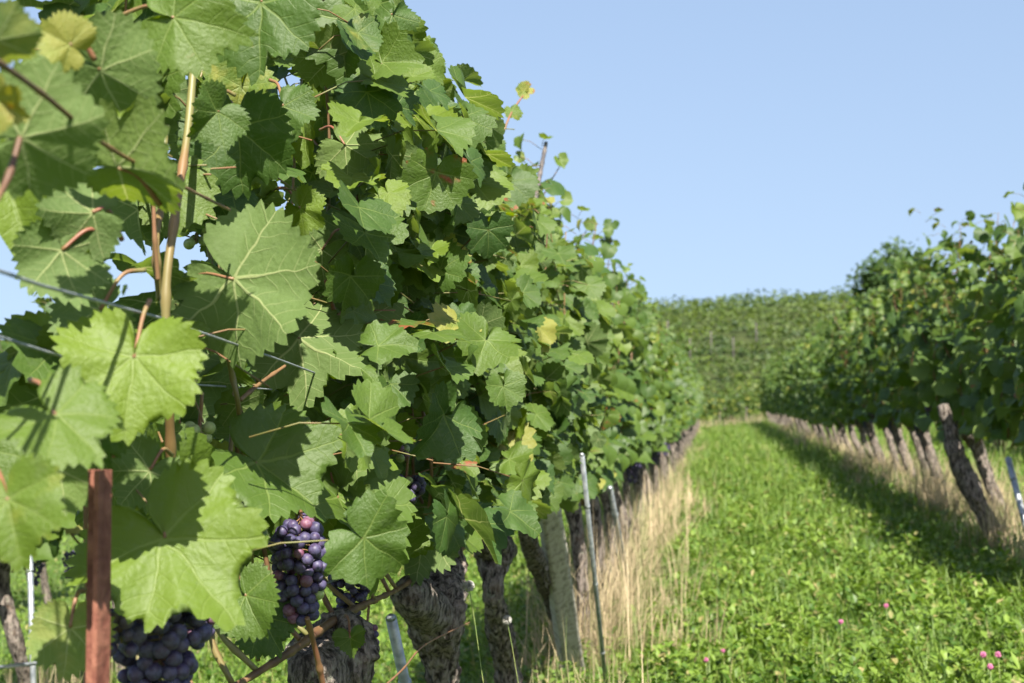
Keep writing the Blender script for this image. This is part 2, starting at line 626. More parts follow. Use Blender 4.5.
def leaf_template(rng, N, rings, teeth, hero=False, lob=None):
    """vine leaf round its stalk point: tip +y, upper face +z, length from stalk to tip = 1"""
    th = np.linspace(-np.pi, np.pi, N, endpoint=False) + np.pi / N * 0
    lobing = rng.uniform(0.15, 1.0) if lob is None else lob
    base = np.interp(np.abs(th), ANG, RAD)
    rnd = np.interp(np.abs(th), np.radians([0, 60, 120, 165, 180]), [0.92, 0.86, 0.76, 0.52, 0.06])
    r = rnd + (base - rnd) * lobing
    r *= 1 + 0.05 * smooth_noise1(rng, N, 9)
    if teeth:
        saw = np.zeros(N)
        per = 3 if N >= 60 else 2
        amps = rng.uniform(0.5, 1.2, N)
        for i in range(N):
            k = i % per
            s = {3: [-1.0, 0.25, 1.15], 2: [-0.6, 0.8]}[per][k]
            saw[i] = s * amps[i // per]
        r *= 1 + (0.062 if N >= 60 else 0.05) * saw * np.clip((np.pi - np.abs(th)) / 0.5, 0, 1)
    if teeth and N >= 60:
        for _ in range(int(rng.integers(0, 4))):
            c_, d_, w_ = rng.uniform(-2.4, 2.4), rng.uniform(.08, .34), rng.uniform(.05, .13)
            r = r * (1 - d_ * np.exp(-((th - c_) / w_) ** 2))
    fold = rng.uniform(-0.15, 0.55)
    curl = rng.uniform(-0.10, 0.55)
    wav = rng.uniform(0.03, 0.12)
    ph, kk = rng.uniform(0, 6.28), rng.integers(3, 6)
    cup = rng.uniform(-0.15, 0.25)
    tw = rng.uniform(-0.25, 0.25)
    if lob is not None:
        fold, curl, wav, cup, tw = 0.12, 0.16, 0.085, 0.08, 0.16
    v = [(0, 0, 0)]
    uv = [(0, 0)]
    for q in range(1, rings + 1):
        fr = (q / rings) ** 0.9
        rr = r * fr if q == rings else (r * 0.35 + rnd * 0.65) * fr
        x, y = rr * np.sin(th), rr * np.cos(th)
        z = fold * np.abs(x) * 0.9 - curl * np.clip(y, 0, None) ** 2 - 0.18 * np.clip(-y, 0, None) ** 1.5
        z = z + wav * fr ** 2 * np.sin(kk * th + ph) + cup * fr ** 2 * 0.4 + tw * x * y
        if rings >= 4:
            # blade puckers down into each main vein
            dv = np.min([np.abs(np.angle(np.exp(1j * (th - R(a))))) for a in VEIN_ANG], axis=0)
            z = z + 0.055 * fr * np.clip(dv / 0.4, 0, 1) * (1 if fr < 0.99 else 0.6)
        v += list(zip(x, y, z))
        uv += list(zip(x, y))
    f = []
    for j in range(N):
        f.append((0, 1 + (j + 1) % N, 1 + j))
    for q in range(rings - 1):
        for j in range(N):
            a, b = 1 + q * N + j, 1 + q * N + (j + 1) % N
            f += [(a, b, b + N), (a, b + N, a + N)]
    return np.array(v), np.array(f), np.array(uv)


rg = np.random.default_rng(5)
TEMPL = {
    'hero': [leaf_template(rg, 108, 8, True) for _ in range(10)],
    'near': [leaf_template(rg, 66, 4, True) for _ in range(10)],
    'mid': [leaf_template(rg, 26, 2, True) for _ in range(8)],
    'far': [leaf_template(rg, 12, 1, False) for _ in range(6)],
}
# counter-clockwise winding seen from +z
for k in TEMPL:
    TEMPL[k] = [(v, f if np.cross(v[f[5, 1]] - v[f[5, 0]], v[f[5, 2]] - v[f[5, 0]])[2] > 0 else f[:, ::-1], u) for v, f, u in TEMPL[k]]


def unit(a):
    a = np.asarray(a, float)
    return a / (np.linalg.norm(a) + 1e-9)


def add_leaves(mb, rng, lod, J, U, Nn, sc, info):
    """J stalk points, U tip directions, Nn upper-face normals, sc lengths, info tints"""
    T = TEMPL[lod]
    pick = rng.integers(0, len(T), len(J))
    U = U / np.linalg.norm(U, axis=1)[:, None]
    Nn = Nn - U * np.sum(U * Nn, 1)[:, None]
    Nn /= np.linalg.norm(Nn, axis=1)[:, None] + 1e-9
    X = np.cross(U, Nn)
    flip = np.where(rng.random(len(J)) < 0.5, -1.0, 1.0)
    wid = rng.uniform(0.9, 1.12, len(J))
    for t in range(len(T)):
        idx = np.where(pick == t)[0]
        if not len(idx):
            continue
        v, f, uv = T[t]
        s = sc[idx][:, None, None]
        w = (wid[idx])[:, None, None]
        V = J[idx][:, None] + s * (v[None, :, 0:1] * w * X[idx][:, None] + v[None, :, 1:2] * U[idx][:, None] + v[None, :, 2:3] * Nn[idx][:, None])
        k = len(v)
        FF = (f[None] + (np.arange(len(idx)) * k)[:, None, None]).reshape(-1, 3)
        mb.add(V.reshape(-1, 3), FF, 0, np.tile(uv, (len(idx), 1)), np.repeat(info[idx], k, 0))


def leaf_infos(rng, n, zrel=None, yellow=0.02, red=0.006):
    tint = np.clip(rng.beta(1.3, 2.3, n), 0, 1)
    y = np.where(rng.random(n) < yellow, rng.uniform(0.35, 0.9, n), 0.0)
    s = np.where(rng.random(n) < red * 7, rng.uniform(0.2, 0.6, n), rng.uniform(0, 0.1, n))
    if zrel is not None:
        y = np.where((zrel > 0.8) & (rng.random(n) < 0.08), rng.uniform(0.15, 0.45, n), y)
    return np.stack([tint, y, s], 1)


SUNV = np.array(SUN_DIR)


def grow(rng, zbase, ztop, nshoot=9, span=0.42, thick=0.13, step=0.07, lat=0.6, big=1.0, ymin=None, ymax=None, flop=0.16, mess=0.46, topvar=0.09):
    """shoots of one vine and the leaves on them, local to the trunk's foot, row along y"""
    shoots, J, U, Nn, SC, PET, ZR = [], [], [], [], [], [], []
    for i in range(nshoot):
        y0 = -span + 2 * span * (i + 0.5) / nshoot + rng.normal(0, 0.03)
        top = ztop + rng.normal(0, topvar)
        if rng.random() < flop:
            top += rng.uniform(0.08, 0.22)
        n = max(4, int((top - zbase) / step))
        x, y = rng.normal(0, 0.03), y0
        dx, dy = rng.normal(0, 0.012), rng.normal(0, 0.010)
        path = []
        for k in range(n + 1):
            fr = k / n
            z = zbase + (top - zbase) * fr
            path.append((x, y, z))
            dx = dx * 0.85 + rng.normal(0, 0.010) - x * 0.05
            dy = dy * 0.85 + rng.normal(0, 0.008)
            x += dx
            y += dy
            x = float(np.clip(x, -thick, thick))
        path = np.array(path)
        shoots.append(path)
        side = 1 if rng.random() < 0.5 else -1
        for k in range(n + 1):
            fr = k / n
            side = -side
            reps = 1 + (rng.random() < lat) + (rng.random() < lat * 0.55)
            for r_ in range(reps):
                sd = side if r_ == 0 else (1 if rng.random() < 0.5 else -1)
                az = rng.normal(0, 0.75) + (0 if sd > 0 else math.pi)
                o_ = np.array([math.cos(az), math.sin(az), 0.0])
                pl = rng.uniform(0.05, 0.12) * (1.0 if r_ == 0 else 1.5) * (1 - 0.45 * fr)
                nod = path[k] + rng.normal(0, 0.008, 3)
                j = nod + unit(o_ + np.array([0, 0, rng.uniform(-0.3, 0.65)])) * pl
                j[0] = float(np.clip(j[0], -0.27, 0.27))
                j[2] = max(j[2], zbase - 0.13)
                s = rng.uniform(0.050, 0.086) * (1.0 if r_ == 0 else 0.78) * (1 - 0.42 * fr ** 2) * big
                if rng.random() < 0.12:
                    s *= 0.6
                u = unit(o_ * rng.uniform(0.1, 0.9) + np.array([0, 0, -rng.uniform(0.3, 1.0)]) + rng.normal(0, 0.42, 3))
                nn = unit(o_ * 0.75 + np.array([0, 0, 0.65]) + SUNV * 0.75 + rng.normal(0, mess, 3))
                J.append(j), U.append(u), Nn.append(nn), SC.append(s), PET.append((nod, j)), ZR.append(fr)
    return shoots, np.array(J), np.array(U), np.array(Nn), np.array(SC), PET, np.array(ZR)


def foliage_mesh(rng, lod, g_, keep=None, yellow=0.02, red=0.006, petioles=True, info=None):
    sh, J, U, Nn, SC, PET, ZR = g_
    k = np.ones(len(J), bool) if keep is None else keep
    mb = MB()
    inf = leaf_infos(rng, len(J), ZR, yellow, red) if info is None else info
    add_leaves(mb, rng, lod, J[k], U[k], Nn[k], SC[k], inf[k])
    if petioles:
        for i in np.where(k)[0]:
            if lod == 'near' and rng.random() < 0.45:
                continue
            a, b = PET[i]
            mid = (np.asarray(a) + b) / 2 + np.array([0, 0, 0.008])
            v, f = tube([a, mid, b], [0.0012, 0.0010, 0.0009], 4 if lod != 'near' else 5)
            mb.add(v, f, 1)
    return mb.mesh("foliage", [M['leaf'] if lod in ('near', 'hero') else M['leaf_far'], M['petiole_green']])


# ------------------------------------------------------------------ grape bunches
def berry_mesh(m):
    import bmesh
    bm = bmesh.new()
    bmesh.ops.create_icosphere(bm, subdivisions=3, radius=1.0)
    me = bpy.data.meshes.new("berry")
    bm.to_mesh(me)
    bm.free()
    for p in me.polygons:
        p.use_smooth = True
    me.materials.append(m)
    return me


BERRY = {k: berry_mesh(M['berry_' + k]) for k in ('dark', 'red', 'green')}


def bunch_points(rng, L, w, n, r):
    pts = []
    tries = 0
    while len(pts) < n and tries < 9000:
        tries += 1
        t = rng.random() ** 0.85
        prof = w * (math.sin(min(1, t * 2.6 + 0.25) * 1.45) * (1 - 0.62 * max(0, t - 0.3) / 0.7))
        a = rng.uniform(0, 6.2832)
        q = np.array([math.cos(a) * prof, math.sin(a) * prof, -t * L])
        q += rng.normal(0, r * 0.25, 3)
        if all(np.sum((q - p) ** 2) > (1.42 * r) ** 2 for p in pts):
            pts.append(q)
    return pts


def grape_bunch(parent, loc, L, w, n, r, seed, mixk=(0.86, 0.12, 0.02), tilt=(0, 0)):
    """hangs from loc; the stalk is the part, each berry a sub-part"""
    rng = np.random.default_rng(seed)
    pts = bunch_points(rng, L, w, n, r)
    mb = MB()
    v, f = tube([(0, 0, 0.035), (0.003, 0, 0), (0, 0.002, -L * 0.5), (0, 0, -L * 0.92)], [0.0022, 0.0022, 0.0018, 0.001], 6, 12)
    mb.add(v, f)
    for p in pts[::2]:
        v, f = tube([(0, 0, p[2] + r), (p[0] * 0.7, p[1] * 0.7, p[2] + r * 0.4)], [0.001, 0.0008], 4)
        mb.add(v, f)
    b = mb.build("grape_bunch", M['petiole'], parent)
    b.location = loc
    b.rotation_euler = (tilt[0], tilt[1], rng.uniform(0, 6.28))
    for p in pts:
        k = ('dark', 'red', 'green')[int(rng.choice(3, p=mixk))]
        c = bpy.data.objects.new("berry", BERRY[k])
        COL.objects.link(c)
        c.parent = b
        c.location = p
        s = r * rng.uniform(0.86, 1.08)
        c.scale = (s, s, s * rng.uniform(0.98, 1.1))
        c.rotation_euler = rng.uniform(0, 6, 3)
    return b


def bunch_mesh(seed, L=0.11, w=0.03, n=46, r=0.0078):
    """a distant bunch: berries of one mesh"""
    rng = np.random.default_rng(seed)
    me0 = BERRY['dark']
    import bmesh
    bm = bmesh.new()
    bmesh.ops.create_icosphere(bm, subdivisions=1, radius=1.0)
    bv = np.array([q.co[:] for q in bm.verts])
    bf = np.array([[q.index for q in p.verts] for p in bm.faces])
    bm.free()
    mb = MB()
    for p in bunch_points(rng, L, w, n, r):
        mb.add(bv * r + p, bf)
    return mb.mesh("grape_bunch", M['berry_dark'])


BUNCHES = [bunch_mesh(s) for s in range(3)]

# ------------------------------------------------------------------ the vine rows
ROW_L, ROW_R, ROW_LL, ROW_RR = -0.55, 1.52, -2.62, 3.6
STEP = 0.8
Y0 = 1.22
ROW_END = 44.0


def local_path(px_pts, base, lat):
    """photo points on the row plane -> local path of a vine standing at base (bottom to top)"""
    q = []
    for t in px_pts:
        p = P(t[0], t[1], t[2] if len(t) > 2 else lat)
        q.append(tuple(p - Vector(base)))
    return q


def trunk_generic(seed, lean=(0.0, 0.0), h=0.72, r=0.038, n=36, ns=20):
    rng = np.random.default_rng(seed)
    w = lambda s: rng.normal(0, s)
    fx, fy = -lean[0] * rng.uniform(.7, 1.25), -lean[1] * rng.uniform(.5, 1.3)
    lean = (0.0, 0.0)
    pts = [(w(.01) + fx, w(.01) + fy, -0.05), (w(.014) + fx * .75, w(.02) + fy * .75, h * 0.25), (w(.018) + fx * .4, w(.02) + fy * .4, h * 0.55),
           (w(.014) + fx * .12, w(.012) + fy * .12, h * 0.85), (lean[0], lean[1], h), (lean[0] + w(.02), lean[1] + w(.04), h + 0.09)]
    rad = [r * 1.15, r, r * rng.uniform(.85, 1.05), r * rng.uniform(1.0, 1.25), r * rng.uniform(1.35, 1.75), r * 0.7]
    mb = MB()
    v, f = bark_tube(pts, rad, n, ns, seed, 0.3, 0.13)
    mb.add(v, f)
    # stub arm along the wire
    d = 1 if rng.random() < 0.5 else -1
    v, f = bark_tube([(lean[0], lean[1], h), (lean[0] + w(.02), lean[1] + d * .1, h + .06), (w(.02), lean[1] + d * .26, h + .075)], [r * .8, r * .5, r * .3], max(10, n // 2), max(8, ns // 2), seed + 3, 0.3, 0.1)
    mb.add(v, f)
    return mb


# ---- close vines of the left row, each built on its own
def canopy_keep(rng, J, base, fn):
    return np.array([fn(j[0] + base[0], j[1] + base[1], j[2] + base[2]) for j in J], bool)


def project(p):
    q = CAM_M.transposed() @ (Vector(p) - CAM_P)
    return 512 + F * q.x / -q.z, 341.5 - F * q.y / -q.z


near_vines = []
NEAR_N = 5
near_labels = [
    "nearest grapevine with huge pale sunlit leaves around the rusty steel post",
    "second grapevine with the ripe blue bunch hanging above its low mossy stump",
    "grapevine with the fat burled head beside the blue grey stake",
    "grapevine with a dark knobbly neck just behind the burled one",
    "grapevine with a slanting trunk stripped to bare pink wood beside the wooden post",
]
# trunk paths in the photo, bottom to top: (px, py), radius in metres
trunks_px = {
    1: [[(352, 800), (348, 730), (340, 690), (336, 662), (338, 640), (344, 615)], [0.05, 0.043, 0.046, 0.06, 0.05, 0.02]],
    2: [[(440, 830), (444, 740), (444, 680), (440, 640), (434, 605), (448, 580), (452, 555), (440, 520)], [0.040, 0.034, 0.030, 0.046, 0.054, 0.036, 0.025, 0.015]],
    3: [[(525, 810), (512, 720), (507, 665), (499, 625), (492, 590), (494, 555), (490, 530), (496, 495)], [0.040, 0.036, 0.033, 0.031, 0.025, 0.042, 0.036, 0.018]],
    4: [[(604, 760), (590, 705), (572, 650), (554, 607), (540, 572), (529, 540), (522, 505)], [0.030, 0.028, 0.026, 0.025, 0.027, 0.026, 0.016]],
}
VINE_OF = {}
for k in range(NEAR_N):
    rng = np.random.default_rng(100 + k)
    yk = Y0 + STEP * k
    base = (ROW_L, yk, gzf(ROW_L, yk))
    root = empty("grapevine", base)
    tag(root, near_labels[k], "grapevine", "grapevines of the left row")
    VINE_OF[k] = root
    if k in trunks_px:
        px, rad = trunks_px[k]
        pts = local_path([(a, b, ROW_L) for a, b in px], base, ROW_L)
        dy = pts[len(pts) // 2][1]
        mb = MB()
        v, f = bark_tube(pts, rad, 110, 56, 11 + k, 0.42, 0.20)
        mb.add(v, f)
        if k == 2:     # sawn stubs on the burl
            q = [np.array(local_path([c], base, ROW_L)[0]) for c in [(436, 615), (414, 600), (408, 590)]]
            v, f = bark_tube([q[0], q[1], q[2]], [0.042, 0.036, 0.026], 22, 30, 71, 0.4, 0.1)
            mb.add(v, f)
        if k == 1:
            q = [np.array(local_path([c], base, ROW_L)[0]) for c in [(340, 670), (316, 668), (308, 676)]]
            v, f = bark_tube([q[0], q[1], q[2]], [0.045, 0.038, 0.028], 22, 26, 73, 0.4, 0.1)
            mb.add(v, f)
        if k == 3:
            q = [np.array(local_path([c], base, ROW_L)[0]) for c in [(492, 560), (500, 545), (510, 552)]]
            v, f = bark_tube([q[0], q[1], q[2]], [0.035, 0.03, 0.022], 16, 22, 77, 0.4, 0.1)
            mb.add(v, f)
        mb.build("trunk", M['bark'], root)
    else:
        trunk_generic(40 + k, (0.0, 0.0), 0.66, 0.04, 50, 30).build("trunk", M['bark'], root)
    zb = 0.78
    g_ = grow(rng, zb, 1.72, 16 if k else 12, 0.44 if k else 0.36, step=0.056, lat=0.95, big=1.02, mess=0.58)
    sh, J = g_[0], g_[1]

    def ok(x, y, z, rng=rng, lim=1.2 if k < 3 else 1.07):
        px, py = project((x, y, z))
        h, w = z - 1.0, -x
        if h > 0 and h / max(w, .05) > lim + rng.normal(0, 0.05):
            return False
        # the open gaps where sky shows between the first canes
        if px < 105 and 185 < py < 330 and rng.random() < 0.8:
            return False
        if px < 60 and py < 330 and rng.random() < 0.8:
            return False
        if px < 95 and py > 500 and rng.random() < 0.95:
            return False
        if px < 130 and 180 < py < 335 and rng.random() < 0.6:
            return False
        if 165 < px < 215 and 205 < py < 285 and rng.random() < 0.85:
            return False
        # trunks and fruit stand clear below the canopy
        if px > 380 and py > 520 + (px - 480) * -0.25:
            return False
        if px <= 380 and py > 560 and rng.random() < 0.85:
            return False
        if 262 < px < 345 and 500 < py < 640 and x > -0.62:
            return False
        if (384 < px < 436 and 405 < py < 515 and x > -0.60) or (326 < px < 376 and 455 < py < 522 and x > -0.62):
            return False
        if 328 < px < 384 and 555 < py < 625 and x > -0.66:
            return False
        if px < 345 and x > -0.545:
            return False
        return True
    keep = canopy_keep(rng, J, base, ok)
    link_mesh("foliage", foliage_mesh(rng, 'near', g_, keep, 0.012), root)
    for s_ in sh[::2]:
        if k == 0 and s_[0][1] < -0.02:
            continue
        mb = MB()
        s_ = np.array([q for q in s_ if (q[2] + base[2] - 1.0) < 1.2 * max(.05, -(q[0] + base[0]))])
        if len(s_) < 4:
            continue
        if k < 2:
            s_[:, 0] = np.minimum(s_[:, 0], 0.0) - 0.025
        v, f = cane_tube(np.concatenate([[[0.0, s_[0][1], s_[0][2] - .05]], s_]), np.linspace(0.0037, 0.0014, len(s_) + 1) * (0.6 if k == 0 else 1.0), 60)
        mb.add(v, f)
        mb.build("cane", M['cane'] if rng.random() < 0.6 else M['cane_green'], root)

    mb = MB()
    v, f = cane_tube([(0, -.40, .725), (.004, -.2, .73), (0.0, 0.0, .735), (-.004, .2, .73), (0, .40, .725)], [.004, .0055, .0065, .0055, .004], 60, 8)
    mb.add(v, f)
    mb.build("fruiting_cane", M['cane'], root)

# ---- copies further down the rows: a few vines of each kind, copied with all their parts
def proto_parts(seed, lod, ztop, lean, yellow=0.06, bunches=0, nshoot=9, zbase=0.74, big=1.0, lat=0.6, petioles=True, trunk_r=0.027, step=0.07, thick=0.13, mess=0.5, topvar=0.1, flop=0.16):
    rng = np.random.default_rng(seed)
    tr = trunk_generic(seed, lean, 0.70, trunk_r, 34 if lod == 'mid' else 14, 18 if lod == 'mid' else 9).mesh("trunk", M['bark'])
    g_ = grow(rng, zbase, ztop, nshoot, 0.42, big=big, lat=lat, step=step, thick=thick, mess=mess, topvar=topvar, flop=flop)
    keep = np.array([rng.random() < 1 - 0.0 for _ in g_[1]])
    fo = foliage_mesh(rng, lod, g_, keep, yellow, petioles=petioles)
    cm = []
    if lod == 'mid':
        for s_ in g_[0][::2]:
            mb = MB()
            v, f = cane_tube(np.concatenate([[[s_[0][0] * .3, s_[0][1] * .55, s_[0][2] - .10]], s_]), np.linspace(0.005, 0.0018, len(s_) + 1), 26, 5)
            mb.add(v, f)
            cm.append(mb.mesh("cane", M['cane']))
    bl = [(BUNCHES[int(rng.integers(0, 3))], (rng.uniform(-.12, .12), rng.uniform(-.36, .36), rng.uniform(.68, .82))) for _ in range(bunches)]
    return dict(trunk=tr, foliage=fo, canes=cm, bunches=bl)


def make_vine(pr, loc, rz, sc, label, group):
    root = empty("grapevine", loc, rz)
    root.scale = sc
    link_mesh("trunk", pr['trunk'], root)
    link_mesh("foliage", pr['foliage'], root)
    for m_ in pr['canes']:
        link_mesh("cane", m_, root)
    for m_, l_ in pr['bunches']:
        b = link_mesh("grape_bunch", m_, root)
        b.location = l_
    tag(root, label, "grapevine", group)
    return root


def copy_vine(src, loc, rz, sc, label, group):
    c = src.copy()
    COL.objects.link(c)
    c.location, c.rotation_euler, c.scale = loc, (0, 0, rz), sc
    c["label"], c["group"] = label, group
    for ch in src.children:
        d = ch.copy()
        COL.objects.link(d)
        d.parent = c
    return c


PROTO_L = [proto_parts(200 + i, 'mid', 1.60, (-0.10, -0.10), 0.02, 2, lat=0.72, step=0.066) for i in range(5)]
PROTO_LF = [proto_parts(240 + i, 'far', 1.62, (-0.09, -0.08), 0.03, 0, big=1.12, lat=0.6, petioles=False) for i in range(5)]
PROTO_R = [proto_parts(300 + i, 'mid', 1.80, (-0.24, 0.03), 0.02, 2, lat=0.55, trunk_r=0.040, step=0.064, zbase=0.70, big=1.2, nshoot=9, thick=0.17, mess=0.68, topvar=0.11, flop=0.15) for i in range(6)]
PROTO_RF = [proto_parts(340 + i, 'far', 1.70, (-0.22, 0.02), 0.03, 0, big=1.12, lat=0.75, petioles=False, trunk_r=0.03, zbase=0.60) for i in range(5)]
PROTO_E = [proto_parts(380 + i, 'far', 1.60, (0.03, 0.02), 0.22, 0, big=1.15, lat=0.7, petioles=False, zbase=0.55) for i in range(3)]

ORD = ["first", "second", "third", "fourth", "fifth", "sixth", "seventh", "eighth", "ninth", "tenth"]


def plant(lat, ys, mids, fars, far_from, labeller, group, seed, flip=True):
    rng = np.random.default_rng(seed)
    first = {}
    for i, y in enumerate(ys):
        lod = mids if y < far_from else fars
        q = int(rng.integers(0, len(lod)))
        key = (y < far_from, q)
        yy = y + rng.normal(0, 0.03)
        x = lat + rng.normal(0, 0.015)
        loc = (x, yy, gzf(x, yy))
        rz = rng.normal(0, 0.06)
        sc = (rng.uniform(.9, 1.1), rng.uniform(.95, 1.08), rng.uniform(0.92, 1.07))
        lab = labeller(i, y)
        if key in first:
            copy_vine(first[key], loc, rz, sc, lab, group)
        else:
            first[key] = make_vine(lod[q], loc, rz, sc, lab, group)


def lab_left(i, y):
    if i < 8:
        return "%s grapevine behind the wooden post in the left row" % ORD[i]
    return "distant blurred grapevine where the left row runs together into one hedge"


def lab_right(i, y):
    if i == 0:
        return "right row grapevine cut by the picture edge with long arching shoots"
    if i == 1:
        return "right row grapevine on the near side of the thick leaning trunk"
    if i < 9:
        return "%s grapevine beyond the thick leaning trunk in the right row" % ORD[i - 2]
    return "distant blurred grapevine where the right row runs together into one hedge"


plant(ROW_L, np.arange(Y0 + STEP * NEAR_N, ROW_END, STEP), PROTO_L, PROTO_LF, 14.0, lab_left, "grapevines of the left row", 1)
pr = dict(PROTO_R[0])
yh = 7.9
bh = Vector((ROW_R, yh, gzf(ROW_R, yh)))
mb = MB()
q = [tuple(PY(a, b, yh) - bh) for a, b in [(1016, 590), (1003, 553), (985, 515), (966, 478), (955, 452), (950, 430), (943, 405)]]
v, f = bark_tube(q, [.05, .045, .042, .052, .048, .034, .028], 60, 30, 91, .35, .16)
mb.add(v, f)
pr['trunk'] = mb.mesh("trunk", M['bark'])
make_vine(pr, bh, 0.0, (1, 1, 1), "right row grapevine with a thick dark twisted trunk leaning beside the steel stake", "grapevines of the right row")
plant(ROW_R, np.array([5.9, 6.9] + list(np.arange(8.9, ROW_END, 1.0))), PROTO_R, PROTO_RF, 17.0, lab_right, "grapevines of the right row", 2)
plant(ROW_LL, np.arange(3.4, 16.0, 0.8), PROTO_L, PROTO_LF, 9.0, lambda i, y: "blurred grapevine of the row showing through gaps behind the left row", "grapevines of the row behind the left one", 3)
plant(-4.7, np.arange(6.0, 17.0, 0.85), PROTO_L, PROTO_LF, 6.5, lambda i, y: "blurred grapevine of the farthest row glimpsed on the left behind two others", "grapevines of the farthest left row", 6)
plant(ROW_RR, np.arange(8.0, 22.0, 0.85), PROTO_R, PROTO_RF, 9.0, lambda i, y: "grapevine of the row glimpsed beneath the right row", "grapevines of the row behind the right one", 4)

rng = np.random.default_rng(9)
first = {}
for i, x in enumerate(np.arange(-7.5, 9.5, 0.85)):
    q = i % 3
    y = 47.0 + rng.normal(0, 0.05)
    a = ((x, y, gzf(x, y)), R(90) + rng.normal(0, 0.1), (1, 1, rng.uniform(.9, 1.05)), "yellowing grapevine of the cross row closing the far end of the aisle", "grapevines across the end of the aisle")
    if q in first:
        copy_vine(first[q], *a)
    else:
        first[q] = make_vine(PROTO_E[q], *a)

# ------------------------------------------------------------------ vineyard on the hill (one far mass)
rng = np.random.default_rng(21)
mb = MB()
Jl, Ul, Nl, Sl, Tl = [], [], [], [], []
yrow = 51.0
while yrow < 150:
    xs = np.arange(-34, 42, 1.15)
    rt = rng.uniform(0.0, 0.6)
    for x in xs:
        if rng.random() < 0.06:
            continue
        hgt = rng.uniform(.75, 1.12) if yrow < 125 else rng.uniform(1.0, 1.6)
        y = yrow + 0.06 * x + rng.normal(0, .08)
        n = 34
        z0 = gzf(x, y)
        q = np.stack([x + rng.normal(0, .36, n), y + rng.normal(0, .15, n), z0 + 0.15 + (hgt - 0.15) * rng.random(n) ** 0.8], 1)
        Jl.append(q)
        Ul.append(rng.normal(0, 1, (n, 3)) + [0, -0.3, -.6])
        Nl.append(rng.normal(0, .6, (n, 3)) + [0, -.5, .8])
        Sl.append(rng.uniform(.10, .19, n))
        Tl.append(np.clip(rt + rng.normal(0, .16) + rng.normal(0, .15, n), 0, 1))
    yrow += 3.3
Jl, Ul, Nl, Sl = (np.concatenate(a) for a in (Jl, Ul, Nl, Sl))
inf = leaf_infos(rng, len(Jl), None, 0.01, 0.0)
inf[:, 0] = np.concatenate(Tl)
add_leaves(mb, rng, 'far', Jl, Ul, Nl, Sl, inf)
o = mb.build("hillside_vineyard", M['leaf_hill'])
tag(o, "dense rows of vines covering the hillside at the end of the aisle", "vineyard", kind="stuff")

# a few pale posts among the hill rows
for i, (px, yy) in enumerate([(690, 92), (711, 95), (733, 92), (756, 98), (668, 101)]):
    d = ray(px, 350)
    x = d.x / d.y * yy
    mb = MB()
    v, f = tube([(0, 0, -0.1), (0.02, 0, 1.1), (0.0, 0, 2.0)], [0.045, 0.042, 0.04], 8)
    mb.add(v, f)
    o = mb.build("vineyard_post", M['wire_dark'])
    o.location = (x, yy - 0.5, gzf(x, yy - 0.5))
    tag(o, "tiny pale post standing among the hillside vine rows", "post", "posts on the hillside")

# dark round tree beyond the right row
rng = np.random.default_rng(33)
ty = 78.0
d = ray(897, 300)
tx = d.x / d.y * ty
root = empty("tree", (tx, ty, gzf(tx, ty)))
tag(root, "dark green tree rising behind the top of the right vine row", "tree")
topz = CAM_H + ray(905, 238).z / ray(905, 238).y * ty - gzf(tx, ty)
mb = MB()
v, f = bark_tube([(0, 0, -.2), (.1, 0, 1.5), (0, .1, 3.5), (.1, 0, topz - 1.5)], [.28, .22, .16, .05], 24, 12, 4, .15, .1)
mb.add(v, f)
for a in range(6):
    ca, sa = math.cos(a * 1.05), math.sin(a * 1.05)
    v, f = tube([(0, 0, 2.2 + a * .35), (ca * .9, sa * .9, 3.2 + a * .4), (ca * 1.7, sa * 1.7, 3.8 + a * .42)], [.1, .06, .02], 6, 8)
    mb.add(v, f)
mb.build("trunk", M['trunk_far'], root)
n = 5200
c = rng.normal(0, 1, (60, 3))
c = c / np.linalg.norm(c, axis=1)[:, None] * rng.uniform(.55, 1.0, (60, 1)) * np.array([2.1, 2.1, topz * 0.33])
q = c[rng.integers(0, 60, n)] + rng.normal(0, .36, (n, 3)) + [0, 0, topz * 0.62]
mb = MB()
inf = leaf_infos(rng, n, None, 0, 0)
inf[:, 0] *= 0.12
add_leaves(mb, rng, 'far', q, rng.normal(0, 1, (n, 3)), rng.normal(0, .7, (n, 3)) + [0, -.2, .8], rng.uniform(.10, .18, n), inf)
mb.build("crown", M['leaf_far'], root)

# ------------------------------------------------------------------ meadow
def blades(mb, pos, yaw, length, width, lean0, lean1, info, basew=0.35, midw=1.0):
    """bent blades: base, middle, tip"""
    n = len(pos)
    dr = np.stack([np.cos(yaw), np.sin(yaw), np.zeros(n)], 1)
    sd_ = np.stack([-np.sin(yaw), np.cos(yaw), np.zeros(n)], 1)
    up = np.array([0, 0, 1.0])
    L = length[:, None]
    p0 = pos
    p1 = p0 + (np.sin(lean0)[:, None] * dr + np.cos(lean0)[:, None] * up) * L * 0.55
    p2 = p1 + (np.sin(lean1)[:, None] * dr + np.cos(lean1)[:, None] * up) * L * 0.45
    w = width[:, None] * sd_ * 0.5
    pm = p1 - np.array([0, 0, 1.0]) * (width * 0.18)[:, None]
    V = np.stack([p0 - w * basew, p0 + w * basew, p1 - w * midw, p1 + w * midw, p2, pm], 1).reshape(-1, 3)
    f = np.array([[0, 1, 5], [0, 5, 2], [1, 3, 5], [2, 5, 4], [5, 3, 4]])
    FF = (f[None] + (np.arange(n) * 6)[:, None, None]).reshape(-1, 3)
    mb.add(V, FF, 0, None, np.repeat(info, 6, 0))


def scatter(rng, x0, x1, y0, y1, n, power=1.3):
    """denser close by"""
    u = rng.random(n)
    e = 1 - power
    y = (y0 ** e + u * (y1 ** e - y0 ** e)) ** (1 / e)
    x = rng.uniform(x0, x1, n)
    return x, y


